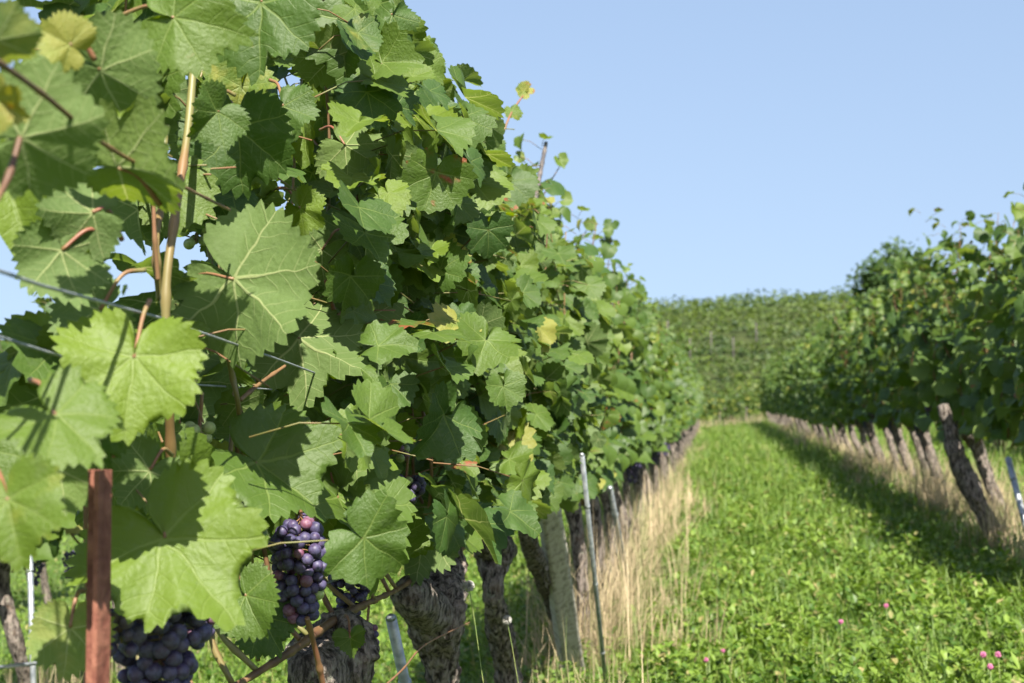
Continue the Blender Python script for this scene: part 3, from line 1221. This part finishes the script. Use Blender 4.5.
def patchy(x, y, s, seed):
    return np.array([noise.noise(Vector((a * s, b * s, seed))) for a, b in zip(x, y)])


rng = np.random.default_rng(77)
mb = MB()


def meadow(x0, x1, y0, y1, n, power=1.3):
    x, y = scatter(rng, x0, x1, y0, y1, n, power)
    pn = patchy(x, y, 2.6, 1.0)
    pf = patchy(x, y, 9.0, 5.0)
    far = np.clip(y / 6.0, 0.7, 3.2)
    z = gz(x, y)
    kind = rng.random(n)
    broad = kind < 0.72 + 0.5 * pn
    length = np.where(broad, rng.uniform(.022, .050, n), rng.uniform(.10, .22, n)) * (1 + 0.55 * pn) * (0.75 + 0.25 * far)
    width = np.where(broad, rng.uniform(.014, .030, n), rng.uniform(.003, .007, n)) * (0.6 + 0.4 * far)
    zoff = np.where(broad, rng.uniform(0.01, .12, n) * (1 + pf * 1.2), 0.0)
    lean0 = np.where(broad, rng.uniform(.5, 1.5, n), rng.uniform(0.05, .5, n))
    lean1 = lean0 + rng.uniform(.1, .8, n)
    info = np.zeros((n, 3))
    info[:, 0] = np.clip(0.5 + 0.6 * pn + rng.normal(0, .28, n), 0, 1)
    info[:, 1] = np.where(rng.random(n) < 0.07, rng.uniform(.3, 1.0, n), 0)
    blades(mb, np.stack([x, y, z + zoff - 0.01], 1), rng.uniform(0, 6.28, n), length, width, lean0, lean1, info)


meadow(-0.75, 1.75, 4.2, 47, 260000)
meadow(-0.5, 1.75, 1.2, 4.2, 14000, 1.01)
meadow(-3.4, -0.75, 2.0, 18, 60000)
meadow(1.75, 5.5, 5.5, 40, 50000)
meadow(-12, -3.4, 4, 26, 45000)
o = mb.build("grass", M['grass'], smooth=False)
tag(o, "lush green grass and clover filling the aisle between the vine rows", "grass", kind="stuff")

# tall dry grass along both rows
mb = MB()


def straw(lat, sd_, y0, y1, n, hl, green=0.1, power=1.25, seed=0):
    x, y = scatter(rng, -1, 1, y0, y1, n, power)
    pn = patchy(x, y, 1.4, 9.0 + seed)
    x = lat + rng.normal(0, sd_, n)
    far = np.clip(y / 7.0, 0.8, 2.6)
    k = rng.random(n) < np.clip(0.55 + 2.2 * pn, 0.03, 1)
    x, y, pn, far = x[k], y[k], pn[k], far[k]
    n = len(x)
    k = rng.random(n) < np.clip(1.5 - y / 18.0, 0.22, 1)
    x, y, pn, far = x[k], y[k], pn[k], far[k]
    n = len(x)
    length = rng.uniform(.5, 1.0, n) * hl * (1 + 0.5 * pn)
    width = rng.uniform(.0022, .0045, n) * far
    info = np.stack([rng.random(n), np.where(rng.random(n) < green, rng.uniform(.4, 1, n), 0), np.zeros(n)], 1)
    l0 = np.abs(rng.normal(0, .22, n))
    blades(mb, np.stack([x, y, gz(x, y) - 0.01], 1), rng.uniform(0, 6.28, n), length, width, l0, l0 + np.abs(rng.normal(0, .35, n)), info, basew=0.9)




def tufts(lat, sd_, y0, y1, n, h0, h1, power, green=.24):
    cx, cy = scatter(rng, -1, 1, y0, y1, n, power)
    cx = lat + rng.normal(0, sd_, n)
    m_ = rng.integers(10, 46, n)
    x = np.repeat(cx, m_) + rng.normal(0, .035, m_.sum())
    y = np.repeat(cy, m_) + rng.normal(0, .04, m_.sum())
    hh = np.repeat(rng.uniform(h0, h1, n) ** 1.0, m_)
    bend = np.repeat(np.abs(rng.normal(.12, .24, n)), m_)
    byaw = np.repeat(rng.uniform(0, 6.28, n), m_)
    k_ = len(x)
    far = np.clip(y / 7.0, 0.8, 2.4)
    l0 = np.abs(rng.normal(0, .12, k_)) + bend * .6
    l1 = l0 + np.abs(rng.normal(0, .38, k_)) + bend
    yaw = byaw + rng.normal(0, 1.1, k_)
    gr = np.repeat(rng.random(n) < green, m_)
    info = np.stack([np.clip(np.repeat(rng.random(n), m_) * .6 + rng.random(k_) * .4, 0, 1), np.where(gr | (rng.random(k_) < .08), rng.uniform(.4, 1, k_), 0), np.zeros(k_)], 1)
    blades(mb, np.stack([x, y, gz(x, y) - .01], 1), yaw, hh * rng.uniform(.45, 1.1, k_), rng.uniform(.002, .0042, k_) * far, l0, l1, info, basew=.9)


tufts(-0.49, 0.115, 5.0, 13, 185, .20, .66, 1.35)
tufts(-0.52, 0.10, 12, 40, 95, .2, .46, 1.4)
tufts(-0.28, 0.12, 4.9, 20, 55, .15, .40, 1.4, .4)
tufts(1.62, 0.13, 6, 40, 250, .26, .60, 1.35, .2)
straw(-0.45, 0.12, 2.6, 4.6, 700, .35, .5, 1.01, 1)
straw(1.55, 0.13, 6.0, 45, 2500, .34, .22, 1.25, 2)
straw(-0.46, 0.16, 5.0, 16, 1000, .55, .2, 1.4, 6)
straw(-2.55, 0.16, 3.0, 16, 3500, .4, .4, 1.2, 3)
straw(3.5, 0.16, 8.0, 30, 2500, .4, .3, 1.2, 4)
n = 2600
x = rng.uniform(-4, 7, n)
y = 46.2 + rng.normal(0, .35, n)
blades(mb, np.stack([x, y, gz(x, y) - .01], 1), rng.uniform(0, 6.28, n), rng.uniform(.2, .55, n), np.full(n, .012), np.abs(rng.normal(0, .2, n)), np.abs(rng.normal(.2, .3, n)),
       np.stack([rng.random(n), np.where(rng.random(n) < .55, .9, 0), np.zeros(n)], 1), basew=0.9)
o = mb.build("dry_grass", M['straw'], smooth=False)
tag(o, "tall straw coloured dry grass along the foot of the vine rows", "dry grass", kind="stuff")

# ------------------------------------------------------------------ posts, stakes and wires
def angle_bar(name, top, bottom_z, w, t, m, yaw):
    """L-section steel stake"""
    prof = [(0, 0), (w, 0), (w, t), (t, t), (t, w), (0, w)]
    ca, sa = math.cos(yaw), math.sin(yaw)
    v = []
    for z in (bottom_z, top[2]):
        for a, b in prof:
            a, b = a - w / 2, b - w / 2
            v.append((top[0] + ca * a - sa * b, top[1] + sa * a + ca * b, z))
    f = []
    for i in range(6):
        j = (i + 1) % 6
        f += [(i, j, 6 + j), (i, 6 + j, 6 + i)]
    for a, b, c in [(0, 1, 2), (0, 2, 3), (0, 3, 4), (0, 4, 5)]:
        f += [(a + 6, b + 6, c + 6), (a, c, b)]
    mb = MB()
    v = np.array(v)
    o_ = np.array([top[0], top[1], bottom_z])
    mb.add(v - o_, f)
    o = mb.build(name, m, smooth=False)
    o.location = o_
    return o


t = P(95, 470, -0.47)
o = angle_bar("steel_post", t, gzf(t.x, t.y) - 0.1, 0.0185, 0.004, M['rust'], R(172))
tag(o, "rusty red steel post standing in front of the nearest vine", "post")

# split wooden post
t0, t1 = P(548, 508, -0.50), P(574, 683, -0.50)
dirv = (t1 - t0)
kk = (gzf(-0.55, t0.y) - 0.1 - t0.z) / dirv.z
foot = t0 + dirv * kk
rngp = np.random.default_rng(3)
mb = MB()
n_, ns = 40, 4
prof = np.array([(-.038, -.020), (.037, -.026), (.039, .019), (-.033, .026)])
prof = np.concatenate([np.linspace(prof[i], prof[(i + 1) % 4], 5, endpoint=False) for i in range(4)])
V = []
for i in range(n_):
    u = i / (n_ - 1)
    c = foot.lerp(t0, u) - foot
    sc = (1.12 - 0.25 * u)
    a = R(35)
    for q in prof:
        w_ = noise.noise(Vector((q[0] * 60, q[1] * 60, u * 9))) * 0.006 + noise.noise(Vector((q[0] * 130, q[1] * 130, u * 3))) * 0.003
        x, y = q * sc * (1 + w_ * 12)
        top_cut = 0.03 * (x / 0.04) if i == n_ - 1 else 0
        V.append((c.x + math.cos(a) * x - math.sin(a) * y, c.y + math.sin(a) * x + math.cos(a) * y, c.z + top_cut))
ns = len(prof)
f = ring_tris(n_, ns)
V.append(tuple(t0 - foot))
f += [(len(V) - 1, (n_ - 1) * ns + j, (n_ - 1) * ns + (j + 1) % ns) for j in range(ns)]
mb.add(V, f)
o = mb.build("wooden_post", M['post'])
o.location = foot
tag(o, "grey weathered wooden post leaning among the left row trunks", "post")


def stake(pt, pb, m, r, label, group="thin metal stakes", cap=True):
    """round galvanised rod through two points, run on into the ground"""
    d = pb - pt
    g0 = gzf(pb.x, pb.y) - 0.12
    e = pt + d * ((g0 - pt.z) / d.z)
    mb = MB()
    v, f = tube([tuple(Vector()), tuple((pt - e) * 0.5), tuple(pt - e)], [r, r, r], 10)
    mb.add(v, f)
    if cap:
        u = (pt - e).normalized()
        v, f = tube([tuple(pt - e), tuple(pt - e + u * 0.006)], [r * 0.96, r * 0.5], 10)
        mb.add(v, f)
        for q in (0.35, 0.6, 0.85):           # wire notches
            c = (pt - e) * q
            v, f = tube([tuple(c - u * .006), tuple(c), tuple(c + u * .006)], [r * 1.02, r * 1.3, r * 1.02], 10)
            mb.add(v, f)
    o = mb.build("metal_stake", m)
    o.location = e
    tag(o, label, "stake", group)
    return o


stake(P(582, 455, -0.36), P(600, 628, -0.36), M['zinc'], 0.0068, "pale galvanised stake leaning in front of the dry grass")
stake(P(610, 488, -0.40), P(618, 530, -0.40), M['zinc'], 0.011, "short galvanised stake half hidden behind the dry grass")
stake(P(391, 618, -0.52), P(405, 683, -0.52), M['zinc'], 0.0095, "blue grey metal stake left of the burled trunk")
stake(PY(1008, 458, 7.4), PY(1024, 520, 7.3), M['zinc'], 0.016, "galvanised stake at the right picture edge beside the leaning trunk")
t = PY(29, 530, 4.6)
stake(t, Vector((t.x + 0.012, t.y, 0.3)), M['zinc'], 0.010, "pale galvanised stake in the row behind, left of the rusty post")


def wire(px, rest, r, label):
    pts = [P(*q) for q in px] + [Vector(q) for q in rest]
    mb = MB()
    b = pts[0]
    v, f = tube([tuple(p - b) for p in pts], [r] * len(pts), 6)
    mb.add(v, f)
    o = mb.build("trellis_wire", M['wire'])
    o.location = b
    tag(o, label, "wire", "trellis wires")


wire([(-60, 250, -.44), (40, 285, -.45), (160, 318, -.47), (280, 360, -.50), (350, 386, -.52)],
     [(-.54, 4.0, 1.0), (-.55, 9, 1.03), (-.55, 20, 1.02), (-.55, 44, 1.02)], 0.0013, "grey trellis wire crossing in front of the big pale leaf")
wire([(-60, 318, -.50), (60, 356, -.52), (200, 385, -.56)],
     [(-.58, 3.0, 1.0), (-.58, 9, .99), (-.58, 20, 1.0), (-.58, 44, 1.0)], 0.0012, "dark trellis wire just below the upper one at the picture edge")
wire([(-60, 673, -.60), (60, 661, -.60), (180, 640, -.60)],
     [(-.58, 3.2, .70), (-.56, 9, .70), (-.55, 20, .70), (-.55, 44, .70)], 0.0018, "low pale fruiting wire passing behind the rusty post")

# ------------------------------------------------------------------ the big leaves in front, one by one
# (stalk px,py)(tip px,py) lateral, roll, pitch, tint, yellow, spot, face(+1 upper side seen), stalk end px,py, vine
HERO = [
    ((134, 358), (126, 446), -.46, 8, -12, 1.0, .05, .05, 1, (150, 300), 0),  # high tint: sunlit paleness put into the leaf colour
    ((165, 538), (228, 622), -.47, -8, -14, .85, 0, .02, 1, (160, 480), 0),  # tint raised too, so the colour itself carries the sunlit look
    ((234, 279), (312, 338), -.49, 10, 22, .35, 0, .02, -1, (172, 292), 0),
    ((257, 463), (328, 530), -.50, -38, 8, .36, 0, .10, 1, (205, 484), 0),
    ((20, 138), (116, 112), -.45, 12, 8, .40, .08, .04, -1, (0, 180), 0),
    ((118, 168), (206, 148), -.45, 35, 20, .85, .12, .02, -1, (160, 205), 0),
    ((100, 70), (178, 104), -.46, 25, 10, .40, 0, .02, -1, (80, 20), 0),
    ((174, 18), (256, 40), -.47, -12, -22, .55, .04, .35, 1, (120, 16), 0),
    ((262, 2), (270, 95), -.48, 20, -16, .18, 0, .02, 1, (240, -30), 0),
    ((238, 128), (244, 210), -.53, 10, 0, .12, 0, .02, 1, (225, 100), 0),
    ((218, 112), (184, 142), -.49, -15, -10, .25, 0, .02, 1, (235, 95), 0),
    ((283, 106), (300, 146), -.50, 10, -20, .22, 0, .02, 1, (270, 80), 0),
    ((70, 45), (30, 25), -.45, 10, 10, .95, .55, .10, 1, (95, 60), 0),
    ((-6, 98), (36, 120), -.42, 20, -10, .6, .55, .40, 1, (-20, 60), 0),
    ((-4, 40), (52, 25), -.43, 30, 10, .5, .4, .35, -1, (-30, 60), 0),
    ((92, 212), (20, 219), -.50, 14, 6, .22, 0, .02, -1, (122, 240), 0),
    ((100, 310), (42, 340), -.53, 10, 0, .20, 0, .02, -1, (145, 270), 0),
    ((62, 250), (70, 322), -.52, -20, 6, .25, 0, .05, -1, (110, 240), 0),
    ((55, 415), (100, 478), -.46, -25, -25, .60, .12, .02, 1, (30, 380), 0),
    ((95, 425), (112, 478), -.50, 25, -6, .15, 0, .02, 1, (130, 400), 0),
    ((8, 500), (28, 580), -.46, 12, -8, .65, .30, .02, 1, (-20, 470), 0),
    ((150, 470), (112, 512), -.53, -8, 12, .30, 0, .02, -1, (172, 455), 0),
    ((330, 425), (388, 488), -.53, 22, 16, .40, 0, .12, -1, (300, 440), 1),
    ((300, 338), (366, 392), -.53, -25, 18, .36, 0, .02, -1, (262, 372), 1),
    ((338, 498), (396, 588), -.51, -58, 10, .45, .03, .02, 1, (330, 470), 1),
    ((342, 500), (330, 560), -.51, 62, 6, .45, .03, .02, -1, (335, 470), 1),
    ((246, 596), (272, 640), -.50, 20, -18, .35, 0, .02, 1, (225, 570), 0),
    ((428, 530), (412, 586), -.52, -12, -14, .30, 0, .02, -1, (440, 500), 2),
    ((262, 618), (290, 662), -.56, 10, -6, .12, 0, .02, 1, (240, 600), 0),
    ((70, 628), (62, 690), -.53, 8, -8, .85, .35, .02, -1, (85, 590), 0),
    ((350, 638), (354, 660), -.50, 10, -20, .42, 0, .02, 1, (345, 615), 1),
    ((300, 208), (330, 226), -.50, 18, -12, .85, .12, .06, 1, (270, 190), 1),
    ((322, 250), (290, 282), -.54, -10, 8, .30, 0, .02, -1, (345, 230), 1),
    ((395, 320), (372, 352), -.50, 15, -18, .55, .05, .02, 1, (420, 290), 1),
    ((402, 262), (446, 294), -.49, 25, 18, .60, .06, .02, -1, (380, 282), 1),
    ((345, 145), (382, 178), -.50, -15, 18, .55, .05, .02, -1, (320, 130), 1),
    ((60, 470), (20, 520), -.52, 10, 6, .70, .12, .02, -1, (90, 450), 0),
    ((225, 330), (205, 300), -.56, 5, 4, .15, 0, .02, 1, (240, 350), 0),
    ((300, 400), (250, 370), -.57, 10, 8, .30, 0, .02, -1, (320, 405), 1),
    ((205, 185), (195, 240), -.60, 10, -6, .2, 0, .02, 1, (190, 170), 0),
    ((345, 20), (352, 95), -.50, 20, -14, .22, 0, .02, 1, (330, -10), 1),
    ((392, 15), (376, 52), -.45, -12, -16, .18, 0, .02, 1, (375, -10), 2),
    ((330, 60), (300, 20), -.52, -12, 12, .55, .05, .02, -1, (345, 80), 1),
]
HT = list(TEMPL['hero'])
for l_ in (0.9, 1.75):
    v, f, uv = leaf_template(np.random.default_rng(8), 108, 8, True, True, l_)
    f = f if np.cross(v[f[5, 1]] - v[f[5, 0]], v[f[5, 2]] - v[f[5, 0]])[2] > 0 else f[:, ::-1]
    HT.append((v, f, uv))
rng = np.random.default_rng(50)
for i, (j, tp, lat, roll, pitch, tint, yel, spot, face, pe, vi) in enumerate(HERO):
    if face > 0:          # upper faces turn up towards the light
        pitch = abs(pitch) + 9
    root = VINE_OF[vi]
    pj = P(j[0], j[1], lat)
    d0 = ray(*j)
    dist = (pj - CAM_P).length
    dt = ray(*tp)
    pt_ = CAM_P + dt * ((pj - CAM_P).dot(d0) / d0.dot(d0)) * (d0.dot(d0) / max(1e-6, d0.dot(dt))) * 1.0
    u = (pt_ - pj)
    sc = u.length
    u.normalize()
    nrm = (-d0.normalized()) * face
    nrm = (nrm - u * nrm.dot(u)).normalized()
    nrm = Matrix.Rotation(R(roll), 3, u) @ nrm
    ax = u.cross(nrm)
    rot = Matrix.Rotation(R(pitch) * face, 3, ax)
    nrm = rot @ nrm
    u = rot @ u
    sc /= max(0.6, math.cos(R(pitch)))
    ax = u.cross(nrm)
    sc *= {0: 1.0, 1: 1.06, 2: 0.95, 3: 0.9, 4: 0.92, 7: 0.74}.get(i, 0.84)
    v, f, uv = HT[{0: 10, 1: 11}.get(i, i % 10)]
    mb = MB()
    A = np.array([ax, u, nrm])
    V = (v * sc) @ A
    mb.add(V, f, 0, uv, (tint, yel, spot))
    o = mb.build("leaf", M['leaf'], root)
    o.location = pj - root.location
    q = PY(pe[0], pe[1], pj.y + 0.035) - pj
    mb = MB()
    mid = q * 0.5 + Vector((0, 0, 0.012)) - nrm * 0.006
    v, f = tube([(0, 0, 0), tuple(mid), tuple(q)], [0.0016, 0.0018, 0.0023], 8, 14)
    mb.add(v, f)
    mb.build("petiole", M['petiole'], o)


def hero_cane(pts, r0, r1, m, vi):
    root = VINE_OF[vi]
    q = [tuple(P(*p) - root.location) for p in pts]
    mb = MB()
    v, f = cane_tube(q, np.linspace(r0, r1, len(q)), 70, 9, 0.075)
    mb.add(v, f)
    mb.build("cane", m, root)


hero_cane([(178, 760, -.55), (172, 560, -.54), (171, 460, -.53), (168, 380, -.52), (166, 290, -.52), (176, 210, -.52), (190, 110, -.53), (200, -40, -.54)], .0052, .0038, M['cane_green'], 0)
hero_cane([(160, 300, -.53), (156, 240, -.53), (164, 190, -.56), (166, 130, -.57), (180, 10, -.58)], .0038, .0028, M['cane_green'], 0)
hero_cane([(158, 280, -.52), (154, 220, -.52), (155, 150, -.52)], .0022, .0016, M['cane_pink'], 0)
hero_cane([(-20, 50, -.39), (40, 92, -.41), (110, 148, -.43), (170, 180, -.45), (230, 210, -.48)], .0019, .0013, M['cane'], 0)
hero_cane([(-12, 215, -.42), (8, 178, -.42), (20, 138, -.42)], .002, .0018, M['cane'], 0)
hero_cane([(258, 660, -.62), (250, 540, -.60), (240, 420, -.53), (232, 375, -.53), (224, 335, -.53), (220, 260, -.54)], .0034, .0026, M['cane_green'], 0)
hero_cane([(366, 440, -.55), (366, 405, -.53), (350, 360, -.52), (337, 322, -.52), (326, 280, -.53)], .0042, .003, M['cane_pink'], 1)
hero_cane([(334, 318, -.53), (360, 300, -.52), (386, 280, -.50)], .0026, .0018, M['cane'], 1)
hero_cane([(240, 400, -.53), (262, 382, -.53), (285, 366, -.52)], .0026, .002, M['cane'], 0)
hero_cane([(324, 690, -.50), (316, 652, -.50), (307, 618, -.50)], .0040, .0032, M['cane_pink'], 1)
hero_cane([(380, 440, -.5), (384, 395, -.5), (388, 350, -.51)], .003, .002, M['cane_pink'], 2)
hero_cane([(345, 720, -.45), (400, 672, -.45), (425, 645, -.45), (470, 622, -.44)], .0016, .001, M['cane_pink'], 2)
hero_cane([(500, 140, -.5), (512, 112, -.48), (526, 92, -.47), (531, 84, -.47)], .003, .0012, M['cane_pink'], 3)
hero_cane([(520, 290, -.56), (528, 240, -.56), (537, 190, -.56), (546, 143, -.56)], .009, .0065, M['wire_dark'], 4)
hero_cane([(541, 165, -.56), (530, 166, -.56), (522, 160, -.56)], .0015, .001, M['cane_green'], 4)
hero_cane([(553, 236, -.52), (552, 214, -.52), (549, 200, -.52)], .003, .0014, M['cane_green'], 4)

# straggling shoot tips against the sky
for (px, py, tx_, ty_, lat, vi, y_, s_) in [(528, 88, 515, 92, -.47, 3, .7, .55), (524, 92, 508, 88, -.47, 3, .4, .1), (512, 110, 520, 124, -.48, 3, .3, .2),
                                            (552, 214, 562, 222, -.52, 4, .2, 0), (553, 222, 543, 228, -.52, 4, .2, 0), (549, 200, 553, 208, -.52, 4, .6, 0)]:
    root = VINE_OF[vi]
    pj = P(px, py, lat)
    pt_ = PY(tx_, ty_, pj.y - 0.02)
    u = pt_ - pj
    mb = MB()
    v, f, uv = TEMPL['near'][(px + py) % 10]
    n0 = unit(-np.array(ray(px, py)) + np.array([0.3, 0, .5]))
    uu = unit(u)
    n0 = unit(n0 - uu * np.dot(n0, uu))
    A = np.array([np.cross(uu, n0), uu, n0])
    mb.add((v * u.length * 0.62) @ A, f, 0, uv, (.6, y_, s_))
    o = mb.build("leaf", M['leaf'], root)
    o.location = pj - root.location

# ------------------------------------------------------------------ fruit
def bunch_at(px, py, lat, L, w, n, r, seed, mixk, vi, tilt=(0, 0)):
    root = VINE_OF[vi]
    return grape_bunch(root, P(px, py, lat) - root.location, L, w, n, r, seed, mixk, tilt)


bunch_at(300, 522, -.515, .120, .033, 99, .0078, 1, (.83, .14, .03), 1)
bunch_at(160, 584, -.505, .125, .040, 99, .0078, 2, (.97, .03, 0), 0)
bunch_at(122, 590, -.51, .05, .024, 26, .0068, 12, (1, 0, 0), 0)
bunch_at(200, 604, -.52, .035, .016, 15, .0066, 3, (.6, .4, 0), 0)
bunch_at(352, 484, -.56, .045, .028, 30, .0074, 4, (.95, .05, 0), 1)
bunch_at(408, 478, -.49, .035, .024, 24, .0078, 5, (.94, .0, .06), 2)
bunch_at(398, 448, -.52, .016, .022, 9, .0078, 6, (.2, .4, .4), 2)
bunch_at(352, 558, -.575, .085, .034, 64, .0072, 7, (1, 0, 0), 1)
bunch_at(369, 628, -.54, .052, .012, 22, .0066, 8, (.5, .5, 0), 1)
bunch_at(196, 212, -.62, .04, .02, 18, .0064, 9, (0, 0, 1), 0)
bunch_at(202, 424, -.56, .02, .012, 5, .0070, 10, (0, 0, 1), 0)

# ------------------------------------------------------------------ clover blossoms and dandelion clocks
def blossom(px, py, y, r, label, stem):
    for _ in range(60):
        c = PY(px, py, y)
        if c.z - gzf(c.x, c.y) > 0.165:
            break
        y -= 0.05
    g0 = gzf(c.x, c.y)
    root = empty("clover_flower", (c.x, c.y, g0))
    rng = np.random.default_rng(int(px * 7 + py))
    mb = MB()
    r *= 0.66
    h = c.z - g0
    n = 60
    q = rng.normal(0, 1, (n, 3))
    q /= np.linalg.norm(q, axis=1)[:, None]
    for d in q:
        v, f = tube([(0, 0, h), tuple(d * r * .7 + [0, 0, h]), tuple(d * r + [0, 0, h + r * .15])], [r * .12, r * .2, r * .05], 4)
        mb.add(v, f)
    mb.build("flower_head", M['clover'], root)
    mb = MB()
    v, f = tube([(0.01, 0, -.02), (.006, .004, h * .5), (0, 0, h)], [.0016, .0014, .0012], 5)
    mb.add(v, f)
    mb.build("stem", M['stalk'], root)
    tag(root, label, "flower", "pink clover blossoms")


blossom(886, 606, 6.1, .014, "single pink clover blossom at the edge of the right row's shadow", .2)
blossom(841, 622, 5.9, .014, "pink clover blossom in the sunny grass left of the shadow", .2)
blossom(706, 660, 5.2, .012, "left pink clover blossom of the pair low in the aisle", .2)
blossom(723, 651, 5.3, .012, "right pink clover blossom of the pair low in the aisle", .2)
blossom(983, 655, 5.3, .015, "upper left pink clover blossom of the trio by the corner", .2)
blossom(998, 655, 5.3, .015, "upper right pink clover blossom of the trio by the corner", .2)
blossom(990, 667, 5.2, .014, "lowest pink clover blossom of the trio by the corner", .2)


def clock(px, py, lat, r, label):
    c = P(px, py, lat)
    g0 = gzf(c.x, c.y)
    root = empty("dandelion", (c.x, c.y, g0))
    rng = np.random.default_rng(int(px))
    h = c.z - g0
    mb = MB()
    q = rng.normal(0, 1, (240, 3))
    q /= np.linalg.norm(q, axis=1)[:, None]
    for d in q:
        v, f = tube([(0, 0, h), tuple(d * r + [0, 0, h])], [r * .02, r * .07], 3)
        mb.add(v, f)
    mb.build("seed_head", M['fluff'], root)
    mb = MB()
    v, f = tube([(0.06, .02, -.02), (.045, .02, h * .5), (.015, .01, h * .85), (0, 0, h)], [.0013, .0011, .0009, .0008], 5, 20)
    mb.add(v, f)
    mb.build("stem", M['stalk'], root)
    tag(root, label, "dandelion", "dandelion clocks")


clock(469, 586, -.42, .010, "white dandelion clock in front of the burled trunk's right side")
clock(507, 620, -.42, .010, "white dandelion clock in front of the knobbly dark trunk")
